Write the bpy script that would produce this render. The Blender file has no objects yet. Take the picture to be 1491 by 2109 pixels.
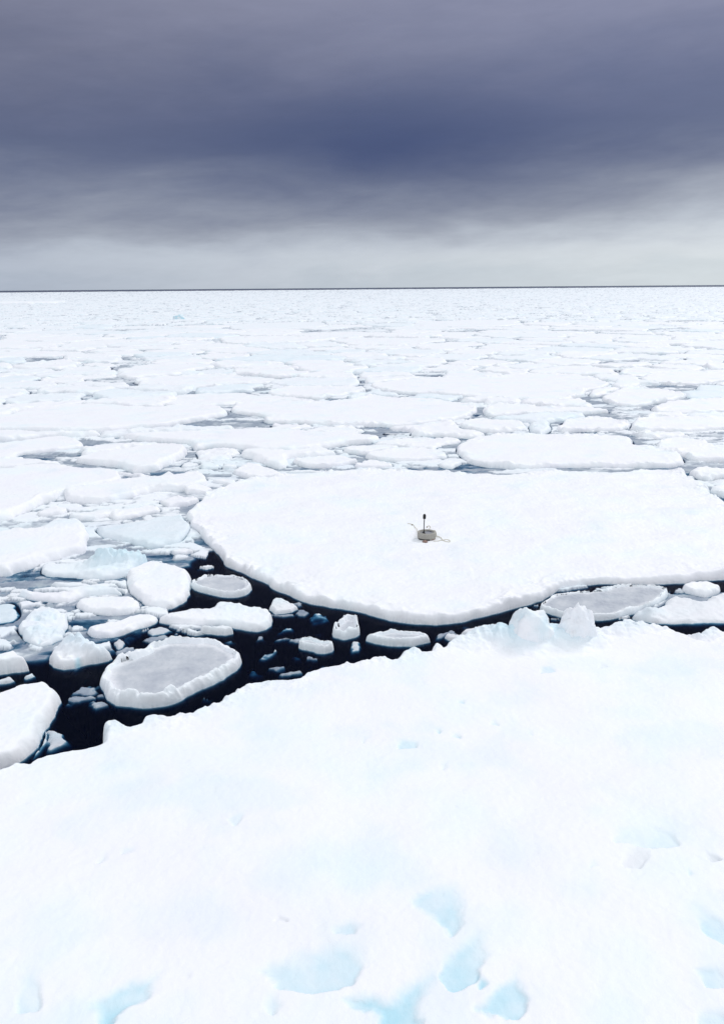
import bpy, bmesh, math, random
import numpy as np
from mathutils import Vector, Matrix
R = math.radians
random.seed(4)

# ------------------------------------------------------------------ camera
W0, H0, FPX, CAMZ = 1491.0, 2109.0, 1700.0, 6.0
PITCH, ROLL = math.atan(462.5 / FPX), R(0.46)
sc = bpy.context.scene
C = sc.collection
_r0, _u0 = Vector((1, 0, 0)), Vector((0, math.sin(PITCH), math.cos(PITCH)))
FWD = Vector((0, math.cos(PITCH), -math.sin(PITCH)))
RGT = _r0 * math.cos(ROLL) - _u0 * math.sin(ROLL)
UPV = _r0 * math.sin(ROLL) + _u0 * math.cos(ROLL)
cd = bpy.data.cameras.new('camera')
cam = bpy.data.objects.new('camera', cd)
C.objects.link(cam)
cd.sensor_fit = 'HORIZONTAL'
cd.sensor_width = 36.0
cd.lens = FPX / W0 * 36.0
cd.clip_start, cd.clip_end = 0.1, 90000.0
cam.matrix_world = Matrix(((RGT.x, UPV.x, -FWD.x, 0), (RGT.y, UPV.y, -FWD.y, 0), (RGT.z, UPV.z, -FWD.z, CAMZ), (0, 0, 0, 1)))
sc.camera = cam

# ------------------------------------------------------------------ light and exposure
SUN_EL, SUN_AZ = 38.0, 42.0          # azimuth measured from +Y towards +X
SUN_STRENGTH = 1.1
SKY_OVERHEAD = 0.92
EXPOSURE = 0.14
sc.view_settings.view_transform = 'Standard'
sc.view_settings.look = 'None'
sc.view_settings.exposure = EXPOSURE
sc.view_settings.gamma = 1.0
sl = bpy.data.lights.new('sun', 'SUN')
sl.energy, sl.angle, sl.color = SUN_STRENGTH, R(18), (1.0, 0.97, 0.94)
sun = bpy.data.objects.new('sun', sl)
C.objects.link(sun)
sdir = Vector((math.sin(R(SUN_AZ)) * math.cos(R(SUN_EL)), math.cos(R(SUN_AZ)) * math.cos(R(SUN_EL)), math.sin(R(SUN_EL))))
sun.rotation_euler = (-sdir).to_track_quat('-Z', 'Y').to_euler()

def s2l(r, g, b):
    return tuple(((c / 255) / 12.92 if c / 255 <= .04045 else ((c / 255 + .055) / 1.055) ** 2.4) for c in (r, g, b)) + (1,)

class NT:
    def __init__(s, tree): s.t = tree; tree.nodes.clear()
    def n(s, kind, ins=None, **props):
        nd = s.t.nodes.new(kind)
        for k, v in props.items(): setattr(nd, k, v)
        for k, v in (ins or {}).items():
            if isinstance(v, bpy.types.NodeSocket): s.t.links.new(v, nd.inputs[k])
            else: nd.inputs[k].default_value = v
        return nd
    def m(s, op, a, b=0.0, c=0.0, clamp=False):
        return s.n('ShaderNodeMath', {0: a, 1: b, 2: c}, operation=op, use_clamp=clamp).outputs[0]
    def ramp(s, fac, stops, interp='LINEAR'):
        nd = s.n('ShaderNodeValToRGB', {0: fac}); cr = nd.color_ramp; cr.interpolation = interp
        while len(cr.elements) < len(stops): cr.elements.new(0.5)
        for e, (p, c) in zip(cr.elements, stops): e.position = p; e.color = c
        return nd.outputs[0]
    def mix(s, fac, a, b, blend='MIX'):
        nd = s.n('ShaderNodeMix', data_type='RGBA', blend_type=blend)
        for k, v in ((0, fac), (6, a), (7, b)):
            if isinstance(v, bpy.types.NodeSocket): s.t.links.new(v, nd.inputs[k])
            else: nd.inputs[k].default_value = v
        return nd.outputs[2]
    def map(s, v, a, b, c, d, interp='SMOOTHSTEP'):
        return s.n('ShaderNodeMapRange', {0: v, 1: a, 2: b, 3: c, 4: d}, interpolation_type=interp).outputs[0]

# overcast sky: cloud layers by direction (azimuth, elevation), brighter overhead
world = bpy.data.worlds.new('World')
sc.world = world
world.use_nodes = True
w = NT(world.node_tree)
tc = w.n('ShaderNodeTexCoord').outputs['Generated']
xyz = w.n('ShaderNodeSeparateXYZ', {0: tc}).outputs
el = w.m('MULTIPLY', w.m('ARCSINE', xyz[2]), 180 / math.pi)
az = w.m('MULTIPLY', w.m('ARCTAN2', xyz[0], xyz[1]), 180 / math.pi)
cv = w.n('ShaderNodeCombineXYZ', {0: w.m('MULTIPLY', az, .055), 1: w.m('MULTIPLY', el, .30), 2: 0.0}).outputs[0]
cv = w.n('ShaderNodeCombineXYZ', {0: w.m('MULTIPLY', az, .062), 1: w.m('ADD', w.m('MULTIPLY', el, .26), w.m('MULTIPLY', az, -.012)), 2: 3.7}).outputs[0]
n1 = w.n('ShaderNodeTexNoise', {'Vector': cv, 'Scale': 1.3, 'Detail': 5.0, 'Roughness': .5, 'Distortion': .35}).outputs[0]
n2 = w.n('ShaderNodeTexNoise', {'Vector': cv, 'Scale': 4.2, 'Detail': 6.0, 'Roughness': .55, 'Distortion': .6}).outputs[0]
elw = w.m('ADD', el, w.m('MULTIPLY', w.m('SUBTRACT', n1, .5), 5.0))
elw = w.m('ADD', elw, w.m('MULTIPLY', w.m('SUBTRACT', n2, .5), 1.4))
nf = w.n('ShaderNodeTexNoise', {'Vector': cv, 'Scale': 13.0, 'Detail': 6.0, 'Roughness': .65, 'Distortion': .4}).outputs[0]
elw = w.m('ADD', elw, w.m('MULTIPLY', w.m('SUBTRACT', nf, .5), .55))
elw = w.m('ADD', elw, w.m('MULTIPLY', az, -.035))
lay = w.ramp(w.m('DIVIDE', elw, 30.0, clamp=True), [
    (0.0, s2l(184, 190, 201)), (.045, s2l(201, 204, 213)), (.09, s2l(188, 192, 204)), (.14, s2l(160, 163, 177)), (.20, s2l(131, 135, 155)),
    (.26, s2l(104, 110, 137)), (.32, s2l(93, 100, 130)), (.40, s2l(106, 110, 138)), (.48, s2l(121, 123, 148)),
    (.58, s2l(136, 136, 160)), (1.0, s2l(152, 152, 172))], 'B_SPLINE')
gx = w.m('DIVIDE', w.m('SUBTRACT', az, 2.5), 13.0)
gy = w.m('DIVIDE', w.m('SUBTRACT', el, 8.3), 3.4)
g = w.m('EXPONENT', w.m('MULTIPLY', w.m('ADD', w.m('MULTIPLY', gx, gx), w.m('MULTIPLY', gy, gy)), -1.0))
lay = w.mix(w.m('MULTIPLY', g, .72), lay, s2l(50, 64, 108))
up_ = w.map(el, 5.0, 15.0, 0.0, 1.0)
lr = w.m('ADD', 1.0, w.m('MULTIPLY', up_, w.map(az, -20.0, 16.0, -.16, .10, 'LINEAR')))
mot = w.m('ADD', lr, w.m('MULTIPLY', w.m('SUBTRACT', w.n('ShaderNodeTexNoise', {'Vector': cv, 'Scale': 6.0, 'Detail': 7.0, 'Roughness': .7}).outputs[0], .5), .14))
lay = w.mix(1.0, lay, w.n('ShaderNodeCombineColor', {0: mot, 1: mot, 2: mot}).outputs[0], 'MULTIPLY')
low = w.map(el, 0.0, 5.5, 1.0, 0.0)
side = w.map(az, -22.0, 22.0, -0.20, 0.24, 'LINEAR')
lay = w.mix(1.0, lay, w.n('ShaderNodeCombineColor', {0: w.m('ADD', 1.0, w.m('MULTIPLY', low, w.m('MULTIPLY', side, 1.1))), 1: w.m('ADD', 1.0, w.m('MULTIPLY', low, side)), 2: w.m('ADD', 1.0, w.m('MULTIPLY', low, w.m('MULTIPLY', side, .7)))}).outputs[0], 'MULTIPLY')
lay = w.mix(1.0, lay, (.95, 1.0, 1.0, 1), 'MULTIPLY')
n3 = w.n('ShaderNodeTexNoise', {'Vector': tc, 'Scale': 2.2, 'Detail': 5.0, 'Roughness': .5}).outputs[0]
behind = w.m('MULTIPLY', w.map(w.m('ABSOLUTE', az), 50.0, 110.0, 0.0, 1.0), w.map(el, -1.0, 6.0, 0.95, 1.0))
over = w.m('MULTIPLY', w.m('MAXIMUM', behind, w.map(el, 19.0, 52.0, 0.0, 1.0)), w.m('ADD', .75, w.m('MULTIPLY', n3, .5)))
lay = w.mix(over, lay, (SKY_OVERHEAD * .93, SKY_OVERHEAD * .97, SKY_OVERHEAD * 1.03, 1))
below = w.map(el, -1.2, -0.05, 1.0, 0.0)
sky = w.n('ShaderNodeTexSky', sky_type='NISHITA', sun_disc=False, sun_elevation=R(SUN_EL), sun_rotation=R(SUN_AZ))
b1 = w.n('ShaderNodeBackground', {0: lay, 1: 1.0}).outputs[0]
b2 = w.n('ShaderNodeBackground', {0: sky.outputs[0], 1: 0.05}).outputs[0]
bm = w.n('ShaderNodeMixShader', {0: .05, 1: b1, 2: b2}).outputs[0]     # a trace of clear sky behind the overcast
w.n('ShaderNodeOutputWorld', {0: bm})

sc.cycles.transparent_max_bounces = 24
sc.cycles.max_bounces = 8
sc.cycles.diffuse_bounces = 4

# ------------------------------------------------------------------ numpy tools
def _hash(ix, iy, s):
    n = (ix * 374761393 + iy * 668265263 + s * 974634777) & 0xffffffff
    n = ((n ^ (n >> 13)) * 1274126177) & 0xffffffff
    n = ((n ^ (n >> 15)) * 2246822519) & 0xffffffff
    return (n ^ (n >> 16)) / 4294967296.0

def noise(x, y, s=0):
    """gradient noise, about -0.7 .. 0.7"""
    ix, iy = np.floor(x).astype(np.int64), np.floor(y).astype(np.int64)
    fx, fy = x - ix, y - iy
    u, v = fx * fx * fx * (fx * (fx * 6 - 15) + 10), fy * fy * fy * (fy * (fy * 6 - 15) + 10)
    out = []
    for dx, dy in ((0, 0), (1, 0), (0, 1), (1, 1)):
        a = _hash(ix + dx, iy + dy, s) * 2 * np.pi
        out.append(np.cos(a) * (fx - dx) + np.sin(a) * (fy - dy))
    return (out[0] * (1 - u) + out[1] * u) * (1 - v) + (out[2] * (1 - u) + out[3] * u) * v

def fbm(x, y, s=0, o=4, g=.5):
    r, a = 0, 1.0
    for i in range(o):
        r = r + a * noise(x * 2 ** i + 17.3 * i, y * 2 ** i - 9.1 * i, s + i); a *= g
    return r

def billow(x, y, s=0, o=3):
    r, a = 0, 1.0
    for i in range(o):
        r = r + a * (1 - np.abs(noise(x * 2.03 ** i + 5.7 * i, y * 2.03 ** i + 3.3 * i, s + i)) * 3.0); a *= .5
    return r / 1.75

def worley(x, y, s=0, jit=.9):
    ix, iy = np.floor(x).astype(np.int64), np.floor(y).astype(np.int64)
    f1 = np.full(x.shape, 9.0); f2 = np.full(x.shape, 9.0); hid = np.zeros(x.shape)
    for dx in (-1, 0, 1):
        for dy in (-1, 0, 1):
            cx, cy = ix + dx, iy + dy
            px = cx + .5 + jit * (_hash(cx, cy, s) - .5); py = cy + .5 + jit * (_hash(cx, cy, s + 77) - .5)
            d = np.hypot(x - px, y - py); h = _hash(cx, cy, s + 191)
            near = d < f1
            f2 = np.where(near, f1, np.minimum(f2, d)); hid = np.where(near, h, hid); f1 = np.where(near, d, f1)
    return f1, f2, hid

def sm(t): t = np.clip(t, 0, 1); return t * t * (3 - 2 * t)

def sdf(x, y, P):
    """signed distance to a polygon, positive inside"""
    d2 = np.full(x.shape, 1e12); ins = np.zeros(x.shape, bool)
    n = len(P)
    for i in range(n):
        ax, ay = P[i]; bx, by = P[(i + 1) % n]
        ex, ey = bx - ax, by - ay
        wx, wy = x - ax, y - ay
        t = np.clip((wx * ex + wy * ey) / (ex * ex + ey * ey + 1e-12), 0, 1)
        d2 = np.minimum(d2, (wx - ex * t) ** 2 + (wy - ey * t) ** 2)
        if ay != by:
            ins ^= ((ay > y) != (by > y)) & (x < (bx - ax) * (y - ay) / (by - ay) + ax)
    return np.where(ins, 1, -1) * np.sqrt(d2)

def smooth_poly(P, k=4):
    P = np.asarray(P, float); n = len(P); out = []
    for i in range(n):
        p0, p1, p2, p3 = P[i - 1], P[i], P[(i + 1) % n], P[(i + 2) % n]
        for j in range(k):
            t = j / k
            out.append(.5 * ((2 * p1) + (-p0 + p2) * t + (2 * p0 - 5 * p1 + 4 * p2 - p3) * t * t + (-p0 + 3 * p1 - 3 * p2 + p3) * t ** 3))
    return np.array(out)

def at(u, v, z=0.0):
    d = FWD + RGT * ((u - W0 / 2) / FPX) + UPV * ((H0 / 2 - v) / FPX)
    t = (z - CAMZ) / d.z
    return (d.x * t, d.y * t)

def px_poly(pts, z): return np.array([at(u, v, z) for u, v in pts])

def tag(o, label=None, cat=None, group=None, kind=None):
    for k, v in (('label', label), ('category', cat), ('group', group), ('kind', kind)):
        if v: o[k] = v
    return o

def mesh_obj(name, co, quads, mat, attrs=None, parent=None, origin=None, smooth=True):
    me = bpy.data.meshes.new(name)
    co = np.asarray(co, np.float32)
    if origin is not None: co = co - np.asarray(origin, np.float32)
    nf, k = quads.shape
    me.vertices.add(len(co)); me.vertices.foreach_set('co', co.ravel())
    me.loops.add(nf * k); me.loops.foreach_set('vertex_index', quads.astype(np.int32).ravel())
    me.polygons.add(nf); me.polygons.foreach_set('loop_start', np.arange(0, nf * k, k, dtype=np.int32))
    me.polygons.foreach_set('use_smooth', np.full(nf, smooth))
    for an, av in (attrs or {}).items():
        a = me.attributes.new(an, 'FLOAT', 'POINT'); a.data.foreach_set('value', np.asarray(av, np.float32))
    me.update(); me.materials.append(mat)
    o = bpy.data.objects.new(name, me); C.objects.link(o)
    if parent: o.parent = parent
    if origin is not None: o.location = origin
    return o

def compact(co, quads, attrs):
    used = np.zeros(len(co), bool); used[quads.ravel()] = True
    idx = np.cumsum(used) - 1
    return co[used], idx[quads], {k: v[used] for k, v in attrs.items()}

def grid_quads(nx, ny):
    i = np.arange(nx * ny).reshape(ny, nx)
    return np.stack([i[:-1, :-1], i[:-1, 1:], i[1:, 1:], i[1:, :-1]], -1).reshape(-1, 4)

# ------------------------------------------------------------------ materials
def new_mat(name):
    m = bpy.data.materials.new(name); m.use_nodes = True
    return m, NT(m.node_tree)

def ice_material():
    m, t = new_mat('snow_ice')
    co = t.n('ShaderNodeNewGeometry').outputs['Position']
    ice = t.n('ShaderNodeAttribute', attribute_name='ice').outputs['Fac']
    grey = t.n('ShaderNodeAttribute', attribute_name='grey').outputs['Fac']
    tint = t.n('ShaderNodeTexNoise', {'Vector': co, 'Scale': .7, 'Detail': 3.0, 'Roughness': .55}).outputs[0]
    snow = t.ramp(tint, [(.30, (.89, .885, .925, 1)), (.5, (.905, .91, .93, 1)), (.70, (.865, .915, .935, 1))])
    gn = t.n('ShaderNodeTexNoise', {'Vector': co, 'Scale': 2.6, 'Detail': 5.0, 'Roughness': .6}).outputs[0]
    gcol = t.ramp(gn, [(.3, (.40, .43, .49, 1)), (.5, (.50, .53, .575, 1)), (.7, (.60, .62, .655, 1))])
    icol = t.ramp(gn, [(.3, (.42, .71, .82, 1)), (.7, (.58, .80, .88, 1))])
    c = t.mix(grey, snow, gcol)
    c = t.mix(ice, c, icol)
    wet = t.n('ShaderNodeAttribute', attribute_name='wet').outputs['Fac']
    wcol = t.ramp(gn, [(.3, (.18, .23, .31, 1)), (.5, (.30, .35, .42, 1)), (.7, (.44, .50, .54, 1))])
    c = t.mix(wet, c, wcol)
    b1 = t.n('ShaderNodeTexNoise', {'Vector': co, 'Scale': 14.0, 'Detail': 5.0, 'Roughness': .6}).outputs[0]
    b2 = t.n('ShaderNodeTexNoise', {'Vector': co, 'Scale': 75.0, 'Detail': 3.0, 'Roughness': .6}).outputs[0]
    b0 = t.n('ShaderNodeTexNoise', {'Vector': co, 'Scale': 5.0, 'Detail': 4.0, 'Roughness': .6, 'Distortion': .4}).outputs[0]
    bu = t.n('ShaderNodeBump', {'Height': b0, 'Strength': .22, 'Distance': .06})
    bu = t.n('ShaderNodeBump', {'Height': b1, 'Strength': .22, 'Distance': .02, 'Normal': bu.outputs[0]})
    bu = t.n('ShaderNodeBump', {'Height': b2, 'Strength': .25, 'Distance': .008, 'Normal': bu.outputs[0]})
    p = t.n('ShaderNodeBsdfPrincipled', {'Base Color': c, 'Roughness': .62, 'Normal': bu.outputs[0], 'Specular IOR Level': .25})
    t.n('ShaderNodeOutputMaterial', {0: p.outputs[0]})
    return m
ICE = ice_material()

def water_material():
    m, t = new_mat('sea_water')
    g = t.n('ShaderNodeNewGeometry'); co = g.outputs['Position']
    wv = t.n('ShaderNodeTexNoise', {'Vector': co, 'Scale': 5.0, 'Detail': 3.0, 'Roughness': .55}).outputs[0]
    bu = t.n('ShaderNodeBump', {'Height': wv, 'Strength': .25, 'Distance': .03}).outputs[0]
    fr = t.n('ShaderNodeFresnel', {0: 1.31, 1: bu}).outputs[0]
    fr = t.m('MINIMUM', t.m('POWER', fr, 1.7), .42)                      # rippled sea never mirrors fully at a grazing view
    fr = t.m('MULTIPLY', fr, t.m('SUBTRACT', 1.0, g.outputs['Backfacing']))
    gl = t.n('ShaderNodeBsdfGlossy', {0: (.80, .86, 1, 1), 'Roughness': .16, 'Normal': bu}).outputs[0]
    tr = t.n('ShaderNodeBsdfTransparent', {0: (.97, .985, 1, 1)}).outputs[0]
    df = t.n('ShaderNodeBsdfDiffuse', {0: (.02, .06, .26, 1)}).outputs[0]                 # faint upwelling navy of deep sea water
    tr = t.n('ShaderNodeMixShader', {0: .022, 1: tr, 2: df}).outputs[0]
    mx = t.n('ShaderNodeMixShader', {0: fr, 1: tr, 2: gl}).outputs[0]
    va = t.n('ShaderNodeVolumeAbsorption', {0: (.02, .42, .58, 1), 1: 36.0}).outputs[0]
    t.n('ShaderNodeOutputMaterial', {0: mx, 1: va})
    return m
WATER = water_material()

# ------------------------------------------------------------------ the sea: one closed body of water
def sea():
    n, rad, dep = 64, 45000.0, 25.0
    ang = np.linspace(0, 2 * np.pi, n, endpoint=False)
    top = [(rad * math.cos(a), rad * math.sin(a), 0) for a in ang]
    me = bpy.data.meshes.new('sea')
    me.from_pydata(top + [(x, y, -dep) for x, y, _ in top], [], [list(range(n)), list(range(2 * n - 1, n - 1, -1))] + [[i, n + i, n + (i + 1) % n, (i + 1) % n] for i in range(n)])
    me.materials.append(WATER)
    o = bpy.data.objects.new('sea', me); C.objects.link(o); o['kind'] = 'structure'
    return o
sea()
m_, t_ = new_mat('deep_seabed')
t_.n('ShaderNodeOutputMaterial', {0: t_.n('ShaderNodeBsdfDiffuse', {0: (.01, .015, .03, 1)}).outputs[0]})
sb = mesh_obj('seabed', [(-45000, -45000, -30), (45000, -45000, -30), (45000, 45000, -30), (-45000, 45000, -30)], np.array([[0, 1, 2, 3]]), m_)
sb['kind'] = 'structure'

# ------------------------------------------------------------------ floe builder
FLOES = []            # world outlines of every floe, to keep brash off their tops
def floe(name, label, poly, Hf=.18, edge=.14, rough=.03, rim=.03, ice=0.0, grey=0.0, ring=None, bumps=(), patches=(), group=None,
         seed=0, res=1.0, cat='ice floe', tilt=(0, 0), lip=.12, skirt=.35, depth=.5, relief=.032, fine=1.0, kind=None, smoothk=4):
    P = smooth_poly(poly, smoothk) if smoothk > 1 else np.asarray(poly, float)
    FLOES.append((P, Hf))
    c = P.mean(0); x0, y0 = P.min(0) - skirt - .1; x1, y1 = P.max(0) + skirt + .1
    dist = math.hypot(*at_clip(c, P))
    s = max(.012, dist * .0015 * res)
    xs, ys = np.arange(x0, x1 + s, s), np.arange(y0, y1 + s, s)
    X, Y = np.meshgrid(xs, ys); nx, ny = len(xs), len(ys)
    X, Y = X.ravel(), Y.ravel()
    d = sdf(X, Y, P)
    size = math.sqrt((x1 - x0) * (y1 - y0))
    rough = rough + .008
    d = d + .35 * rough * fbm(X / (rough * 45), Y / (rough * 45), seed + 5, 2) * 3 + rough * 1.7 * fbm(X / (rough * 14), Y / (rough * 14), seed, 3) + rough * (.45 if Hf > .35 else .2) * noise(X / (rough * 2.2), Y / (rough * 2.2), seed + 9)
    t = np.clip(d / edge, 0, 1)
    dome = np.sqrt(1 - (1 - t) ** 2)
    edge = edge * (.55 + 1.0 * np.clip(fbm(X / (size * .12), Y / (size * .12), seed + 91, 2) + .5, 0, 1.3))
    t = np.clip(d / edge, 0, 1); dome = np.sqrt(1 - (1 - t) ** 2)
    rl = 2.6 if Hf > .35 else (1.7 if size > 3 else .7)
    top = Hf + relief * fbm(X / rl, Y / rl * 1.3, seed + 20, 3) + relief * (.08 if Hf > .35 else .25) * fbm(X / .35, Y / .35, seed + 24, 3)
    gr = .35 if Hf > .35 else 1.0
    top = top + gr * .010 * noise(X / .09, Y / .09, seed + 26) + gr * .006 * noise(X / .045, Y / .045, seed + 27)
    top = top + tilt[0] * (X - c[0]) + tilt[1] * (Y - c[1])
    ls = .26 + dist * .006
    lump = np.clip(billow(X / ls, Y / ls, seed + 30), 0, 1.5)
    top = top + rim * lump * np.exp(-np.clip(d, 0, 99) / (ls * .9)) * (.25 + 2.0 * np.clip(fbm(X / 1.1, Y / 1.1, seed + 33, 2) + .15, 0, 1))
    I = np.full(X.shape, float(ice)) + .35 * np.clip(fbm(X / 1.3, Y / 1.3, seed + 40, 3) - .25, 0, 1)
    G = np.full(X.shape, float(grey))
    if Hf > .35: I = I + .13 * sm((fbm(X / 1.1, Y / 1.1, seed + 44, 4) + .05) / .5)
    for b in bumps:
        bu_, bv_, bh, bw = b[:4]; asp = b[4] if len(b) > 4 else 1.0
        bx, by = at(bu_, bv_, Hf)
        wob = 1 + .45 * fbm((X - bx) / bw, (Y - by) / bw, seed + 50, 3)
        q = np.hypot((X - bx) / asp, Y - by) / bw * wob
        wf1, wf2, wh = worley(X / (bw * .62) + .5 * noise(X / .1, Y / .1, seed + 57), Y / (bw * .62), seed + 55)
        top = top + bh * np.clip(1 - q ** 1.6, 0, 1) ** .8 * (.62 + .5 * wh * sm((wf2 - wf1) / .6) + .25 * noise(X / (bw * .3), Y / (bw * .3), seed + 58))
        I = I + .25 * np.clip(1 - q, 0, 1)
    for pp, st, dp in patches:
        PP = px_poly(pp, Hf)
        m = (X > PP[:, 0].min() - .3) & (X < PP[:, 0].max() + .3) & (Y > PP[:, 1].min() - .3) & (Y < PP[:, 1].max() + .3)
        yspan = PP[:, 1].max() - PP[:, 1].min()
        dd = sdf(X[m], Y[m], PP) + min(.07, .08 * (PP[:, 1].max() - PP[:, 1].min())) + min(.06, .10 * yspan) * fbm(X[m] / .30, Y[m] / .30, seed + 61, 5, .6)
        yspan = PP[:, 1].max() - PP[:, 1].min()
        low = 1 - (Y[m] - PP[:, 1].min()) / yspan
        tt = top[m]; ii = I[m]; gg = G[m]
        wdt = .04 + .26 * np.clip(1 - low + .5 * fbm(X[m] / .5, Y[m] / .5, seed + 64, 2), 0, 1) ** 1.3
        k = sm((dd + .01) / wdt)
        tt = tt - dp * .9 * k * (.1 + .9 * low)
        if st < 0: gg = gg + (-st) * .6 * k * (.5 + .5 * low)
        else: ii = ii + st * 1.5 * k * (.66 + .40 * low + .5 * fbm(X[m] / .3, Y[m] / .3, seed + 62, 3))
        top[m] = tt; I[m] = ii; G[m] = gg
    if ring:                                   # a raised lumpy rim, a mesh of its own, round a lower grey plate
        rw, rh = ring[:2]
        plate = Hf - rh * .15
        G = np.clip(G + .75 * sm((d - rw * .5) / rw), 0, 1)
    zb = -lip
    Z = np.where(d > 0, zb + (top - zb) * dome, zb + (depth) * (d / skirt) * (1 + .3 * fbm(X / .3, Y / .3, seed + 70, 2)))
    if Hf > 0: I = I + .22 * sm((.04 - Z) / .08)
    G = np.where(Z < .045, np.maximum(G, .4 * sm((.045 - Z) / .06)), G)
    q = grid_quads(nx, ny)
    q = q[(d[q] > -skirt).any(1)]
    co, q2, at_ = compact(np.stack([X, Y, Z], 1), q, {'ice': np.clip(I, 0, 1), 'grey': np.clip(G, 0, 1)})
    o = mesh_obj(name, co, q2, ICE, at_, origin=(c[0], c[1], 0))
    tag(o, label, cat, group, kind)
    if ring:
        gap = ring[2] if len(ring) > 2 else .3
        wq1, wq2, wqh = worley(X / (rw * 1.5) + .8 * fbm(X / .25, Y / .25, seed + 88, 3), Y / (rw * 1.5) + .8 * fbm(X / .25, Y / .25, seed + 89, 3), seed + 87)
        wv = rw * (.95 + .8 * fbm(X / (rw * 2.6), Y / (rw * 2.6), seed + 80, 3) + .45 * (wqh - .5))
        u_ = np.clip(d / wv, 0, 1.4)
        prof = np.where(u_ < 1, np.sin(np.clip(u_, 0, 1) * np.pi) ** .55, 0)
        lumps = .50 + .60 * wqh * sm((wq2 - wq1) / .6) + .22 * np.clip(billow(X / (rw * .8), Y / (rw * .8), seed + 83), 0, 1.4)
        cut = np.clip(1 - gap * np.clip(fbm(X / .9, Y / .9, seed + 86, 2) * 2.2, 0, 1), .2, 1)
        crest = Hf + rh * lumps * cut
        outer = zb + (crest - zb) * np.sqrt(1 - (1 - np.clip(d / np.minimum(edge, wv * .5), 0, 1)) ** 2)
        inner = crest - (crest - Hf + .05) * sm((u_ - .55) / .42) ** .7
        Zr = np.where(u_ < 1.0, np.minimum(outer, inner), Hf - .2)
        keep = (Zr > Z - .05)
        q = grid_quads(nx, ny); q = q[keep[q].all(1) & (d[q] > -.02).all(1) & (d[q] < rw * 2.2).all(1)]
        if len(q):
            co, q2, at2 = compact(np.stack([X, Y, Zr], 1), q, {'ice': np.clip(.10 + .2 * sm((.08 - Zr) / .1), 0, 1) + 0 * X, 'grey': .25 * sm((.05 - Zr) / .06)})
            r = mesh_obj('raised_rim', co - np.array([c[0], c[1], 0]), q2, ICE, at2, parent=o)
            r['label'] = 'white lumpy raised rim round the grey plate'
    return o

def at_clip(c, P):
    """point of the floe nearest the camera that can be in the picture"""
    x = min(max(0, P[:, 0].min()), P[:, 0].max()); y = max(P[:, 1].min(), 5.2)
    return (x, y, CAMZ)

G_ = 'floes round the open water lead'
def near(name, label, pts, Hf=.14, **k):
    k.setdefault('seed', abs(hash_s(label)) % 9999)
    if 0 < Hf < .21 and not k.get('ring'): Hf *= .78
    if name == 'ice_chunk':
        k['smoothk'] = 1; k['edge'] = k.get('edge', .1) * .7
        k.setdefault('tilt', ((k['seed'] * 37 % 11 - 5) * .012, (k['seed'] * 53 % 11 - 5) * .014))
    P = np.array(pts, float); v = P[:, 1]; vc = (v.min() + v.max()) / 2; hv = max((v.max() - v.min()) / 2, 4)
    top = max(Hf, -.1) + (k['ring'][1] * .7 if k.get('ring') else 0)
    if k.get('flat_outline'): zz = np.full(len(P), Hf)
    else: zz = top * np.clip(.45 - .75 * (v - vc) / hv, 0, 1) if Hf > 0 else np.full(len(P), Hf)   # front points mark the waterline, back points the top edge
    k.pop('flat_outline', None)
    return floe(name, label, np.array([at(a, b, z) for (a, b), z in zip(P, zz)]), Hf, **k)
def hash_s(s):
    h = 7
    for ch in s: h = (h * 31 + ord(ch)) % 1000003
    return h

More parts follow.
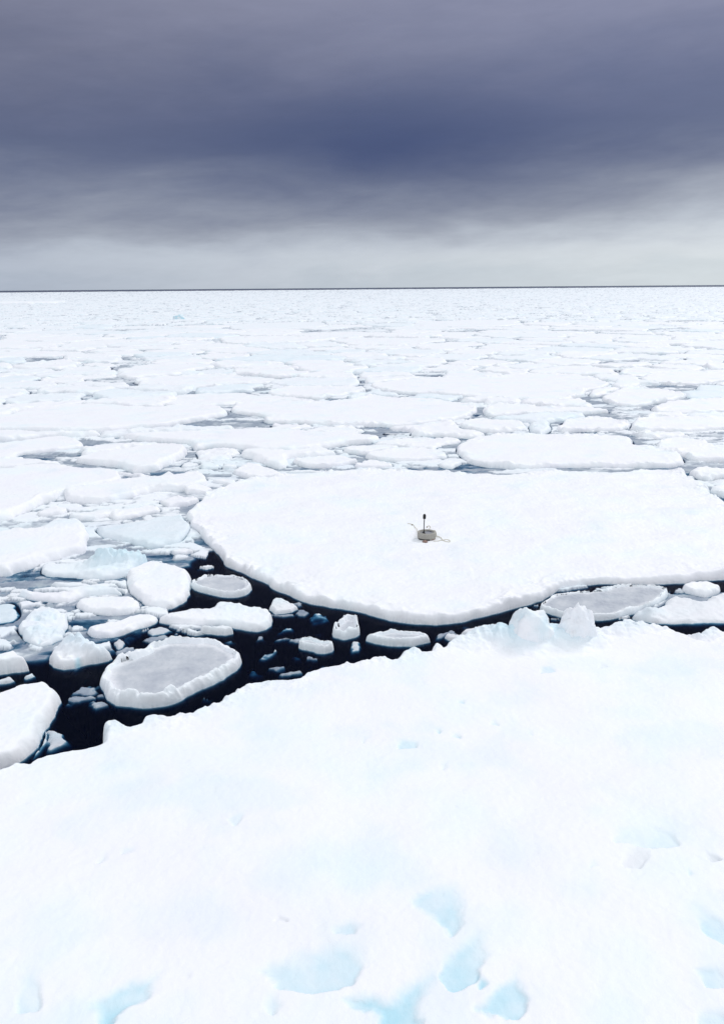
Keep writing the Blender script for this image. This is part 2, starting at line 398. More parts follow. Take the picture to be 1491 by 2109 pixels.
BLUE = [
 ([(530,1994),(555,1980),(590,1973),(611,1949),(660,1940),(729,1933),(750,1952),(743,1994),(715,2022),(680,2033),(618,2029),(562,2015)], .34, .035),
 ([(707,2057),(729,2050),(799,2056),(827,2033),(855,2012),(897,2000),(905,2019),(883,2036),(862,2064),(852,2120),(792,2112),(764,2082),(729,2075)], .62, .05),
 ([(914,2015),(918,1973),(939,1939),(981,1918),(1002,1928),(1002,1959),(981,1994),(967,2015),(932,2031)], .42, .045),
 ([(838,1858),(897,1830),(939,1820),(956,1848),(953,1883),(932,1925),(911,1911),(883,1886)], .34, .04),
 ([(984,2078),(1009,2050),(1051,2008),(1065,1987),(1072,2008),(1092,2057),(1065,2092),(1009,2089)], .44, .045),
 ([(977,1998),(986,1996),(1004,2026),(988,2038)], .5, .03),
 ([(684,1907),(722,1886),(747,1907),(729,1925),(691,1921)], .28, .03),
 ([(1407,1862),(1435,1858),(1463,1879),(1500,1897),(1500,1939),(1463,1925),(1435,1890)], .32, .04),
 ([(183,2064),(235,2032),(302,2012),(335,1985),(329,2012),(302,2048),(262,2075),(220,2099)], .48, .05),
 ([(540,2030),(570,2035),(580,2070),(560,2085),(543,2065)], .22, .03),
 ([(1289,1732),(1326,1732),(1334,1764),(1315,1788),(1289,1782)], -.32, .03),
 ([(1262,1700),(1330,1690),(1385,1715),(1390,1740),(1340,1745),(1270,1735)], .16, .03),
 ([(1427,1745),(1448,1748),(1484,1774),(1466,1778)], -.5, .04),
 ([(1408,1792),(1420,1785),(1428,1806),(1418,1808)], .4, .03),
 ([(1212,1769),(1231,1764),(1233,1785),(1215,1790)], .25, .02),
 ([(815,1515),(862,1525),(857,1537),(823,1540)], .26, .03),
 ([(925,1503),(950,1503),(948,1516),(930,1515)], .34, .03),
 ([(1005,1478),(1032,1480),(1026,1493),(1010,1491)], .26, .03),
 ([(908,1568),(934,1552),(928,1568),(912,1582)], .25, .03),
 ([(892,1494),(917,1492),(905,1508)], .30, .03),
 ([(740,1515),(758,1508),(764,1516),(748,1528)], .22, .02),
 ([(1080,1492),(1100,1500),(1096,1512),(1085,1508)], .2, .02),
 ([(940,1442),(960,1444),(955,1452),(943,1450)], .25, .02),
 ([(1108,1372),(1142,1370),(1140,1384),(1115,1388)], .2, .02),
 ([(1225,1360),(1245,1358),(1252,1370),(1235,1374)], -.25, .03),
 ([(1265,1405),(1290,1403),(1285,1408),(1268,1409)], -.2, .02),
 ([(562,1876),(578,1874),(592,1892),(566,1892)], -.4, .04),
 ([(40,1990),(66,1985),(80,2030),(78,2080),(44,2080)], .20, .03),
 ([(352,2000),(372,1994),(398,2000),(388,2010),(366,2004)], -.25, .03),
 ([(200,1748),(225,1745),(222,1768),(205,1775)], .2, .03),
 ([(240,1742),(285,1738),(275,1752),(250,1758)], .18, .02),
 ([(470,1690),(505,1668),(512,1674),(485,1700)], .16, .02),
 ([(1430,1995),(1500,1970),(1500,2030),(1455,2030)], .2, .04),
 ([(1428,2078),(1452,2066),(1500,2070),(1500,2112),(1440,2110)], .25, .04),
 ([(262,1606),(284,1602),(280,1606),(268,1612)], -.3, .03),
]

near('snow_floe', 'huge snow-covered floe in the foreground with pale blue hollows near its base', [
 (-420,1700),(-200,1650),(-60,1606),(0,1590),(18,1584),(30,1572),(52,1572),(62,1576),(75,1562),(115,1550),(150,1541),(185,1531),(204,1524),(212,1505),(222,1488),(240,1485),(262,1493),(284,1489),
 (294,1474),(340,1471),(375,1459),(390,1464),(420,1448),(450,1440),(490,1418),(520,1409),(560,1401),(610,1400),(622,1390),(650,1380),(690,1371),(740,1366),(790,1356),(815,1359),(822,1343),(842,1332),
 (870,1336),(884,1338),(892,1323),(912,1332),(940,1319),(972,1313),(1000,1306),(1040,1300),(1100,1302),(1150,1300),(1240,1296),(1265,1288),(1290,1280),(1320,1287),(1332,1291),(1350,1289),(1430,1309),(1455,1298),(1491,1304),
 (1700,1310),(2000,1300),(2300,1400),(2200,2109),(1900,2600),(745,2700),(-500,2600),(-900,2109)],
 Hf=.40, edge=.09, rough=.065, rim=.08, relief=.065, patches=BLUE, res=.95, flat_outline=True, seed=3, smoothk=2,
 bumps=[(1092,1318,.12,.62,1.1),(1188,1314,.12,.55,1.1),(1140,1310,.08,.6,1.6),(1060,1330,.05,.4),(620,1392,.05,.2,1.5),(540,1404,.04,.3,2),(390,1464,.05,.2,1.5),(245,1496,.05,.30),(842,1343,.05,.2),(895,1335,.06,.14),(985,1318,.10,.45,1.8),(1030,1312,.10,.35,1.4),(1290,1294,.10,.34,1.8),(1450,1308,.12,.30),(305,1483,.04,.25,1.6)])

hero = near('snow_floe', 'broad flat snow-covered floe carrying the small buoy with its black mast', [
 (385,1055),(400,1040),(425,1015),(470,998),(500,985),(560,978),(640,972),(720,968),(850,966),(900,968),(1000,975),(1060,975),(1120,970),(1180,968),(1260,972),(1330,965),(1390,968),(1430,985),
 (1470,1015),(1491,1035),(1560,1070),(1640,1120),(1600,1180),(1500,1192),(1440,1192),(1400,1200),(1330,1202),(1250,1205),(1190,1209),(1150,1217),(1110,1236),(1070,1252),(1000,1270),(940,1283),(880,1287),
 (820,1283),(770,1272),(740,1262),(700,1255),(640,1245),(600,1228),(570,1213),(545,1198),(515,1190),(490,1175),(460,1155),(440,1130),(415,1100),(395,1080)],
 Hf=.20, edge=.12, rough=.07, rim=.12, relief=.06, res=1.0, seed=11, smoothk=3,
 patches=[([(960,1140),(1010,1135),(1015,1175),(980,1190)], -.06, .012), ([(620,1135),(650,1140),(655,1180),(630,1190)], -.06, .012), ([(590,1190),(640,1195),(650,1225),(610,1215)], -.08, .02)])

near('snow_floe', 'white slab with a rounded corner between black water and the left edge, above the foreground', [
 (-200,1430),(-60,1425),(0,1417),(25,1404),(62,1400),(94,1395),(112,1402),(122,1418),(117,1434),(104,1466),(94,1499),(83,1524),(66,1549),(50,1568),(12,1586),(-30,1592),(-200,1600)],
 Hf=.22, edge=.16, rough=.02, rim=.02, seed=5)
near('pancake_floe', 'large oval grey pancake floe with a thick lumpy white rim on the black water', [
 (204,1395),(212,1374),(241,1354),(266,1341),(291,1329),(324,1317),(353,1309),(395,1309),(437,1308),(470,1316),(491,1333),(497,1353),(486,1370),(457,1391),(428,1412),(395,1433),(362,1448),(324,1458),(291,1462),(249,1457),(227,1447),(212,1428),(205,1412)],
 Hf=.075, edge=.12, rough=.03, rim=0, grey=.2, ring=(.23, .14, .8), seed=21, res=.8, relief=.015)
near('pancake_floe', 'round chunky white floe with a smooth snow top beside the small rimmed disc', [
 (260,1180),(270,1168),(287,1157),(312,1152),(345,1156),(374,1162),(393,1179),(394,1212),(386,1233),(366,1250),(333,1257),(308,1254),(287,1240),(267,1221),(260,1204)],
 Hf=.20, edge=.17, rough=.02, rim=.02, seed=22, res=.8)
near('pancake_floe', 'small thin grey pancake disc with a sharp white rim under the broad floe', [
 (393,1202),(407,1190),(428,1181),(462,1181),(495,1185),(516,1199),(520,1212),(509,1225),(486,1231),(457,1230),(428,1224),(405,1216)],
 Hf=.10, edge=.09, rough=.015, rim=0, grey=.15, ring=(.10, .05, .6), seed=23, res=.7, relief=.01)
near('pancake_floe', 'white oblong pillow floe just below the long jagged strip of ice', [
 (154,1243),(166,1231),(195,1226),(233,1224),(266,1225),(286,1238),(287,1256),(266,1266),(233,1270),(195,1268),(166,1260)],
 Hf=.15, edge=.13, rough=.015, rim=.02, seed=24, res=.8)
near('pancake_floe', 'slender white floe slanting up between the oblong pillow floe and the rimmed pancake', [
 (179,1302),(195,1288),(233,1279),(266,1267),(304,1260),(326,1264),(324,1275),(304,1287),(270,1301),(233,1314),(200,1315),(183,1310)],
 Hf=.13, edge=.12, rough=.015, rim=.02, seed=25, res=.8)
near('pancake_floe', 'long curved white floe thicker at its right end, above the rimmed pancake', [
 (326,1277),(345,1266),(383,1258),(428,1252),(449,1243),(482,1240),(516,1246),(553,1258),(563,1280),(553,1297),(528,1303),(495,1299),(457,1291),(416,1291),(374,1290),(341,1286)],
 Hf=.16, edge=.13, rough=.022, rim=.04, seed=26, res=.8, bumps=[(470,1250,.06,.5,1.5)])
near('ice_chunk', 'jagged three-cornered white block with a blue notch left of the rimmed pancake', [
 (102,1362),(108,1348),(126,1336),(150,1331),(175,1331),(195,1335),(216,1336),(239,1346),(225,1358),(187,1369),(158,1377),(129,1382),(108,1375)],
 Hf=.16, edge=.10, rough=.02, rim=.03, seed=27, res=.7, bumps=[(146,1338,.26,.36,1.1),(170,1340,.14,.30,1.3),(205,1342,.05,.3,1.4)],
 patches=[([(153,1359),(161,1351),(168,1358),(176,1361),(170,1364),(154,1364)], .8, .04)])
near('ice_chunk', 'rough lumpy greyish white floe with hollows near the left edge', [
 (31,1295),(46,1279),(71,1262),(104,1255),(137,1266),(141,1287),(129,1316),(108,1329),(83,1337),(62,1329),(46,1316)],
 Hf=.13, edge=.14, rough=.03, rim=.06, seed=28, res=.8, ice=.12, bumps=[(90,1275,.08,.35),(110,1300,.06,.3),(70,1300,.07,.25)],
 patches=[([(65,1278),(85,1276),(82,1284),(70,1284)], .15, .06), ([(70,1308),(90,1312),(80,1320)], .2, .06), ([(100,1270),(118,1272),(112,1280)], .12, .05)])
near('ice_chunk', 'angular white block cut by the left edge of the view above the rounded slab', [
 (-60,1340),(-20,1342),(0,1347),(25,1339),(37,1338),(46,1350),(60,1370),(50,1378),(25,1383),(0,1391),(-60,1400)],
 Hf=.24, edge=.10, rough=.02, rim=.03, seed=29, res=.8)
near('snow_floe', 'large white floe with a turquoise gap at its right tip, on the left edge', [
 (-160,1090),(0,1091),(29,1083),(62,1085),(91,1082),(104,1070),(137,1067),(166,1070),(181,1085),(177,1105),(179,1122),(158,1137),(125,1150),(83,1166),(33,1181),(0,1189),(-160,1200)],
 Hf=.26, edge=.20, rough=.035, rim=.05, seed=30, bumps=[(140,1078,.08,.5,1.6)])
near('ice_floe', 'pale greenish slab with a ribbed top touching the left tip of the broad floe', [
 (195,1088),(215,1082),(249,1079),(291,1071),(333,1060),(370,1058),(387,1071),(391,1089),(383,1108),(370,1121),(333,1129),(308,1131),(274,1123),(233,1114),(206,1104)],
 Hf=.17, edge=.16, rough=.03, rim=.03, seed=31, ice=.22, relief=.06, grey=.12)
near('ice_floe', 'low floe with a ragged ridge of upturned ice at its right end', [
 (83,1179),(87,1164),(110,1156),(150,1158),(200,1154),(258,1156),(300,1150),(306,1160),(283,1172),(266,1186),(249,1192),(208,1196),(166,1194),(125,1190),(98,1188)],
 Hf=.12, edge=.14, rough=.025, rim=.03, seed=32, ice=.14,
 bumps=[(205,1163,.22,.28,1.2),(228,1160,.30,.30,1.1),(258,1160,.26,.26,1.1),(285,1160,.14,.3,1.5),(240,1168,.10,.6,1.6),(310,1158,.10,.25,1.4)])
near('ice_chunk', 'little oval of grey-white ice above the long jagged strip', [
 (102,1208),(115,1201),(135,1198),(166,1196),(193,1202),(186,1210),(150,1214),(114,1214)], Hf=.09, edge=.10, rough=.015, rim=.01, seed=33, res=.8, grey=.15, ice=.1)
near('ice_floe', 'long jagged strip of white ice behind the oblong pillow floe', [
 (37,1228),(50,1219),(62,1217),(108,1217),(158,1216),(187,1209),(215,1208),(245,1211),(256,1220),(233,1224),(195,1228),(165,1236),(140,1243),(116,1244),(90,1241),(60,1236)],
 Hf=.13, edge=.12, rough=.03, rim=.05, seed=34, bumps=[(48,1222,.06,.2),(210,1214,.07,.4,2)])
near('ice_floe', 'half-sunken grey rounded floe touching the left edge', [
 (-40,1250),(0,1243),(25,1238),(38,1250),(40,1270),(20,1283),(-40,1288)], Hf=.05, edge=.16, rough=.03, rim=.04, seed=35, ice=.3, grey=.3)
near('ice_chunk', 'small grey wedge of ice tucked against the underside of the broad floe', [
 (552,1255),(562,1240),(574,1233),(587,1239),(604,1242),(614,1253),(601,1261),(567,1266)], Hf=.10, edge=.08, rough=.015, rim=.02, seed=36, res=.7, grey=.25, bumps=[(574,1242,.07,.2)])
near('pancake_floe', 'small upright oval floe with a hollow grey middle below the broad floe', [
 (684,1311),(689,1291),(703,1268),(720,1262),(736,1267),(742,1284),(741,1304),(731,1313),(711,1318),(694,1316)],
 Hf=.09, edge=.10, rough=.015, rim=0, grey=.1, ring=(.12, .10, .5), seed=37, res=.6, relief=.01)
near('pancake_floe', 'small grey-white oval floe low in the black channel', [
 (614,1323),(624,1312),(644,1311),(661,1318),(681,1322),(688,1331),(681,1344),(661,1347),(641,1342),(621,1334)],
 Hf=.10, edge=.10, rough=.012, rim=0, grey=.1, ring=(.11, .05, .7), seed=38, res=.6, relief=.01)
near('pancake_floe', 'flat elliptical grey-white disc near the notch in the foreground floe', [
 (751,1312),(768,1302),(802,1295),(835,1296),(866,1298),(884,1312),(879,1325),(852,1331),(819,1332),(785,1328),(765,1320)],
 Hf=.10, edge=.09, rough=.015, rim=0, grey=.15, ring=(.14, .06, .7), seed=39, res=.6, relief=.012)
near('ice_chunk', 'dull grey piece of ice awash under the upright oval floe', [
 (716,1334),(725,1320),(741,1319),(747,1331),(743,1343),(722,1345)], Hf=.02, edge=.10, rough=.015, rim=.02, seed=40, res=.7, grey=.7, lip=.1, skirt=.2)
near('ice_chunk', 'small grey slanting chunk in the channel by the foreground edge', [
 (911,1311),(922,1300),(940,1306),(955,1319),(942,1324),(922,1320)], Hf=.08, edge=.08, rough=.015, rim=.03, seed=41, res=.7, grey=.35)
near('ice_chunk', 'crumbly brownish grey ice pressed against the left side of the round blue lump', [
 (950,1312),(958,1300),(985,1291),(1010,1286),(1032,1284),(1036,1300),(1005,1306),(970,1316)], Hf=.12, edge=.10, rough=.03, rim=.07, seed=42, res=.7, grey=.5)
near('pancake_floe', 'wide thin grey pancake floe with low rims wedged behind the two foreground lumps', [
 (1110,1250),(1124,1236),(1145,1224),(1182,1218),(1226,1216),(1262,1205),(1298,1202),(1342,1204),(1371,1209),(1375,1218),(1364,1233),(1335,1252),(1306,1266),(1269,1275),(1233,1279),(1190,1275),(1153,1272),(1124,1262)],
 Hf=.09, edge=.10, rough=.02, rim=.01, grey=.42, ring=(.12, .05, .8), seed=43, res=.8, relief=.02)
near('ice_floe', 'small white slab leaning on the broad floe at the right edge', [
 (1404,1209),(1418,1198),(1451,1192),(1469,1197),(1484,1207),(1482,1219),(1462,1231),(1436,1228),(1414,1221)], Hf=.15, edge=.09, rough=.015, rim=.02, seed=44, res=.8)
near('ice_floe', 'low rubbly white floe at the right edge behind the foreground floe', [
 (1302,1276),(1320,1262),(1345,1255),(1367,1242),(1385,1228),(1405,1232),(1435,1238),(1470,1230),(1500,1222),(1600,1222),(1600,1283),(1491,1286),(1422,1286),(1364,1286),(1331,1282)],
 Hf=.08, edge=.14, rough=.04, rim=.07, seed=45, grey=.22, relief=.10, bumps=[(1325,1270,.10,.3),(1350,1262,.08,.25)])
near('ice_chunk', 'tiny white crumbly piece of ice between the greenish slab and the round chunky floe', [
 (349,1139),(360,1133),(373,1129),(390,1129),(400,1137),(382,1144),(358,1144)], Hf=.10, edge=.10, rough=.02, rim=.05, seed=46, res=.8)
near('ice_chunk', 'grey diamond-shaped piece awash between the slender floe and the rimmed pancake', [
 (299,1302),(315,1293),(328,1289),(345,1292),(362,1297),(340,1307),(312,1311)], Hf=.02, edge=.10, rough=.012, rim=.01, seed=47, res=.7, grey=.8, skirt=.2)
near('ice_chunk', 'little grey rounded lump awash right of the three-cornered block', [
 (232,1323),(240,1316),(250,1314),(260,1321),(256,1334),(243,1341),(234,1334)], Hf=.03, edge=.10, rough=.012, rim=.02, seed=48, res=.7, grey=.7, skirt=.2)
near('ice_chunk', 'ragged white scrap of ice stuck on the back rim of the large pancake', [
 (406,1300),(420,1293),(440,1291),(470,1291),(481,1299),(465,1310),(442,1308),(425,1304)], Hf=.13, edge=.07, rough=.02, rim=.06, seed=49, res=.7, grey=.1)
near('ice_chunk', 'small greenish grey chunk between the angular block and the rounded slab', [
 (44,1396),(56,1386),(68,1382),(76,1389),(64,1399),(50,1403)], Hf=.06, edge=.09, rough=.015, rim=.02, seed=50, res=.7, grey=.5, ice=.2)
near('ice_chunk', 'grey sliver of ice behind the back edge of the rounded slab', [
 (-20,1398),(0,1396),(18,1394),(34,1399),(20,1407),(-20,1412)], Hf=.05, edge=.09, rough=.015, rim=.02, seed=51, res=.8, grey=.5)
# pieces lying just under the surface
SUB = 'sunken ice pieces in the black channel'
near('sunken_ice', 'pale blue mass of ice under water beside the rounded slab', [(90,1512),(105,1502),(125,1500),(150,1514),(168,1530),(150,1545),(110,1556),(88,1552)], Hf=-.02, edge=.2, rough=.05, rim=.05, relief=.05, grey=.8, seed=60, group=SUB, lip=.4, bumps=[(118,1520,.06,.25)])
near('sunken_ice', 'thin curved shard of ice standing against the side of the rounded slab', [(92,1500),(99,1508),(98,1525),(86,1545),(72,1558),(64,1560),(80,1540),(88,1522)], Hf=.03, edge=.06, rough=.01, rim=.01, seed=61, group=SUB, grey=.5, skirt=.15, res=.7)
near('sunken_ice', 'drowned grey slip of ice with one bright tip below the long curved floe', [(530,1356),(545,1346),(560,1342),(571,1338),(570,1348),(552,1360),(536,1362)], Hf=-.015, edge=.1, rough=.025, rim=.03, grey=.8, seed=62, group=SUB, lip=.3, res=.7, bumps=[(568,1341,.09,.07)])
near('sunken_ice', 'faint blue drowned disc nearest the foreground snow edge in the channel', [(508,1386),(525,1380),(546,1385),(545,1396),(522,1400),(509,1395)], Hf=-.04, grey=.6, relief=.03, edge=.14, rough=.02, rim=.03, seed=63, group=SUB, lip=.35, res=.8)
near('sunken_ice', 'faint blue drowned disc left of the small grey-white oval floe', [(594,1352),(610,1346),(628,1352),(624,1362),(602,1364)], Hf=-.04, grey=.6, relief=.03, edge=.12, rough=.02, rim=.02, seed=64, group=SUB, lip=.35, res=.8)
near('sunken_ice', 'greenish drowned strip right of the long curved floe', [(565,1302),(585,1292),(612,1290),(614,1298),(590,1305),(568,1308)], Hf=-.02, relief=.04, edge=.12, rough=.03, rim=.05, seed=65, group=SUB, lip=.35, res=.8, ice=.3)
near('sunken_ice', 'mottled green drowned patch under the rim of the broad floe', [(632,1275),(650,1264),(676,1268),(684,1278),(664,1286),(642,1288)], Hf=-.035, relief=.04, edge=.14, rough=.03, rim=.06, seed=66, group=SUB, lip=.35, res=.8, ice=.3)
near('sunken_ice', 'dim blue drowned lump touching the foreground edge below the small oval floe', [(650,1373),(662,1368),(690,1368),(700,1374),(670,1384)], Hf=-.03, grey=.6, edge=.12, rough=.02, rim=.03, seed=67, group=SUB, lip=.35, res=.8)

# middle distance, left
near('snow_floe', 'wide white floe reaching in from the left edge with a long clean curved front', [
 (-200,962),(0,963),(20,960),(67,955),(111,953),(151,959),(188,962),(235,965),(255,976),(248,988),(201,998),(144,1009),(101,1028),(67,1048),(34,1065),(0,1078),(-200,1110)], Hf=.26, edge=.2, rough=.04, rim=.05, seed=70)
near('snow_floe', 'white floe with a lumpy front left of the broad floe', [
 (131,1017),(144,1011),(188,1005),(235,990),(285,980),(335,979),(402,970),(426,981),(419,995),(386,1008),(335,1012),(290,1021),(278,1028),(230,1037),(188,1041),(141,1038)], Hf=.22, edge=.16, rough=.05, rim=.08, seed=71)
near('snow_floe', 'smooth white slab tilted up at its right end beside a dark gap', [
 (154,948),(188,932),(235,925),(302,914),(362,913),(386,918),(379,934),(362,948),(342,961),(315,973),(278,976),(241,965),(208,959)], Hf=.26, edge=.2, rough=.04, rim=.04, seed=72, tilt=(.03, .01))
near('ice_floe', 'narrow white strip on the left edge above the wide curved floe', [
 (-150,907),(0,912),(40,906),(130,897),(168,909),(165,920),(100,929),(40,937),(20,948),(-150,960)], Hf=.2, edge=.2, rough=.05, rim=.06, seed=73)
near('snow_floe', 'very wide pale floe across the left of the pack with small gaps behind it', [
 (-200,857),(0,858),(50,842),(134,832),(201,829),(302,836),(402,829),(463,838),(466,850),(419,861),(362,876),(318,884),(261,888),(201,893),(134,895),(67,892),(-200,890)], Hf=.24, edge=.25, rough=.08, rim=.08, seed=74)
near('snow_floe', 'long low floe strip between the very wide pale floe and the broad floe', [
 (255,895),(340,887),(400,886),(460,883),(560,880),(682,887),(774,896),(770,907),(706,918),(641,929),(590,934),(530,932),(480,926),(440,925),(400,930),(385,915),(300,906)], Hf=.22, edge=.25, rough=.07, rim=.08, seed=75)
small = [
 ('pale chunk afloat in the gap just before the wide curved floe', [(77,1063),(93,1050),(117,1043),(139,1046),(142,1054),(130,1062),(105,1066),(83,1068)], .15),
 ('low white wedge of ice behind the large white floe with the turquoise gap', [(142,1064),(185,1051),(222,1047),(253,1049),(240,1058),(222,1068),(190,1074),(160,1073)], .16),
 ('narrow white slab slanting up just behind the greenish slab', [(222,1066),(262,1050),(302,1036),(318,1038),(333,1049),(309,1059),(272,1069),(241,1074)], .17),
 ('small white piece with toothed upright snow just left of the tip of the broad floe', [(327,1031),(339,1026),(352,1021),(370,1021),(400,1023),(412,1028),(386,1044),(349,1048),(330,1042)], .14),
 ('little white lump against the upper left shoulder of the broad floe', [(379,1008),(401,997),(417,997),(436,1008),(425,1018),(386,1019)], .2),
 ('white piece of ice with a square end touching the back edge of the broad floe', [(482,971),(500,958),(520,952),(546,961),(574,974),(574,982),(538,988),(507,987),(482,979)], .18),
 ('thin pale shelf of ice along the back edge of the broad floe', [(600,968),(640,967),(678,967),(650,976),(592,977)], .12),
 ('pale chunk in the slushy patch, second row behind the broad floe', [(408,963),(431,953),(454,960),(446,967),(418,969)], .14),
 ('small bluish block in the middle of the slushy patch', [(456,958),(479,955),(492,962),(477,968),(459,968)], .14),
 ('flat white slip lying over dark cracks at the left shoulder of the broad floe', [(435,991),(462,983),(487,995),(474,1004),(456,999)], .14),
 ('lumpy white piece right of the tilted slab and its dark gap', [(378,976),(405,969),(428,987),(421,995),(385,998)], .2),
 ('small flat piece filling the corner of the dark gap beside the tilted slab', [(375,953),(395,951),(413,956),(395,964),(375,965)], .1),
 ('white oval floe with small blue hollows behind the broad floe', [(604,948),(622,941),(660,939),(696,936),(719,941),(737,949),(719,959),(686,964),(635,965),(609,957)], .2),
 ('long narrow white floe second row behind the broad floe', [(706,925),(762,915),(800,914),(822,922),(800,930),(738,938)], .2),
 ('smooth rounded white floe with a blue notch at its front, behind the buoy', [(752,941),(775,930),(823,921),(870,922),(899,928),(923,939),(891,950),(830,953),(775,950)], .2),
 ('stubby white block at the back edge of the broad floe, left of the blue notch', [(730,964),(744,954),(760,946),(790,950),(808,957),(806,965),(760,967)], .16),
 ('small grey-white rectangle of ice left of the big oval floe behind the buoy', [(903,960),(912,951),(925,947),(951,950),(940,962),(930,967)], .13)]
for i, (lb, pts, h) in enumerate(small):
    near('ice_chunk' if i in (0, 3, 4, 7, 8) else 'ice_floe', lb, pts, Hf=h, edge=.13, rough=.035, rim=.06, seed=90 + i, ice=.10 if i in (7, 8, 11) else 0)
mid = [
 ('big oval white floe in the centre of the pack with a cracked left end', [(476,847),(478,840),(497,827),(561,823),(640,827),(685,826),(738,818),(762,812),(823,818),(903,822),(963,832),(983,841),(971,854),(935,868),(883,874),(823,880),(762,880),(682,878),(601,874),(549,873),(543,861),(500,853)]),
 ('white floe just behind the left half of the big oval floe, beside a dark notch', [(553,806),(561,803),(593,794),(662,795),(742,796),(754,801),(734,810),(682,820),(657,824),(577,818),(553,811)]),
 ('very broad white floe behind the right half of the big oval floe', [(765,794),(790,787),(850,780),(900,776),(1007,776),(1059,769),(1177,770),(1250,785),(1245,799),(1209,805),(1200,817),(1180,824),(1150,828),(1059,826),(979,820),(900,814),(840,812),(790,807)]),
 ('white floe with a turquoise front edge right of the big oval floe', [(995,842),(1019,831),(1090,832),(1122,838),(1177,838),(1250,846),(1248,852),(1177,854),(1098,855),(1019,860),(999,856)]),
 ('squarish white floe with dark water at both ends, right of the turquoise edge', [(1150,877),(1160,863),(1201,859),(1257,859),(1288,868),(1290,884),(1269,890),(1217,890),(1156,892)]),
 ('rounded white floe between the big oval floe and the squarish floe', [(952,870),(979,862),(1030,863),(1075,866),(1080,880),(1072,888),(1039,892),(999,892),(959,883)]),
 ('large round-ended white floe directly behind the right part of the broad floe', [(938,924),(952,909),(999,895),(1098,892),(1217,894),(1296,898),(1316,916),(1376,929),(1411,948),(1391,962),(1296,966),(1177,964),(1090,968),(1059,966),(999,963),(955,950)]),
 ('broad white floe at the right edge below a strip of grey slush', [(1296,881),(1312,862),(1376,856),(1491,858),(1620,862),(1620,890),(1491,888),(1415,892),(1336,893),(1308,889)]),
 ('pale floe at the right edge above the grey slush strip', [(1340,840),(1395,823),(1491,819),(1640,822),(1640,853),(1491,850),(1435,854),(1356,852)]),
 ('white floe beside a grey slushy pool at the right', [(1241,825),(1249,811),(1296,797),(1376,802),(1411,813),(1395,823),(1336,836),(1304,840),(1273,836)]),
 ('far white floe on the right with a dark pool under its left end', [(1320,782),(1336,771),(1415,763),(1491,766),(1640,770),(1640,788),(1491,788),(1455,792),(1395,794),(1344,790)]),
 ('rubbly white floe on the right edge behind the corner of the broad floe', [(1352,910),(1376,900),(1435,902),(1491,926),(1600,933),(1600,958),(1491,955),(1435,951),(1395,937),(1356,926)]),
 ('white floe by the upper right corner of the broad floe, cut by the edge', [(1419,969),(1435,958),(1491,963),(1600,965),(1600,992),(1491,988),(1463,994),(1435,989)]),
 ('small white floe along the right side of the broad floe, lowest at the right edge', [(1462,1004),(1475,998),(1500,999),(1600,1010),(1600,1035),(1510,1030),(1480,1016)]),
]
for i, (lb, pts) in enumerate(mid):
    near('snow_floe', lb, pts, Hf=.20, edge=.20, rough=.13 if pts[0][1] < 900 else .08, rim=.15, seed=120 + i, ice=0)

# ------------------------------------------------------------------ the two frozen lumps on the foreground edge, and far bergs
def lump(name, label, u, v, z, rad, asp, hgt, seed, ice=.25, knob=.12, cat='ice lump', col_patch=None, sub=5):
    bmh = bmesh.new(); bmesh.ops.create_icosphere(bmh, subdivisions=sub, radius=1.0)
    V = np.array([vv.co[:] for vv in bmh.verts]); F = np.array([[q.index for q in f.verts] for f in bmh.faces]); bmh.free()
    x, y = at(u, v, z)
    a = np.arctan2(V[:, 1], V[:, 0]); lat = np.arcsin(np.clip(V[:, 2], -1, 1))
    nn = fbm(V[:, 0] * 1.6 + seed, V[:, 1] * 1.6 + V[:, 2] * 1.3, seed, 4) * knob * 1.6 + (billow(V[:, 0] * 4 + V[:, 2] * 2, V[:, 1] * 4 - V[:, 2] * 3, seed + 3) - .5) * knob * .35
    r = 1 + nn
    co = V * r[:, None] * np.array([rad, rad * asp, hgt])
    co[:, 2] = np.where(co[:, 2] < 0, co[:, 2] * .5, co[:, 2])
    flare = 1 + .9 * np.clip(.30 - V[:, 2], 0, 1) ** 1.5
    co[:, 0] *= flare; co[:, 1] *= flare
    I = np.clip(ice * (.6 + 1.5 * fbm(V[:, 0] * 1.2 + 4, V[:, 2] * 1.2 + V[:, 1], seed + 8, 3)), 0, 1)
    if col_patch:
        for px_, pz_, pr, ps in col_patch:
            dd = np.hypot((V[:, 0] - px_), (V[:, 2] - pz_) * 1.2) / pr
            I = I + ps * np.clip(1 - dd, 0, 1) * (V[:, 1] < .3)
    o = mesh_obj(name, co + np.array([x, y, z]), F, ICE, {'ice': np.clip(I, 0, 1), 'grey': 0 * I}, origin=(x, y, z))
    return tag(o, label, cat)
lump('ice_lump', 'rounded blue-tinged ice dome on the edge of the foreground floe, left of the pointed one', 1092, 1328, .30, .41, .9, .62, 3, ice=.22, knob=.13, col_patch=[(-.05, .05, .35, .45), (.45, .75, .35, .35)])
lump('ice_lump', 'pointed white snow lump on the edge of the foreground floe before the grey pancake', 1188, 1322, .30, .32, .9, .63, 8, ice=.10, knob=.18, col_patch=[(-.4, .0, .3, .3)])
lump('ice_lump', 'low blunt snow lump left of the blue-tinged dome on the foreground edge', 1010, 1322, .34, .34, .8, .20, 12, ice=.22, knob=.16)
lump('ice_berglet', 'small turquoise block of ice standing alone far out on the pack', 370, 658, .1, 1.2, 1.0, 1.0, 5, ice=.75, knob=.25, cat='iceberg', sub=4)

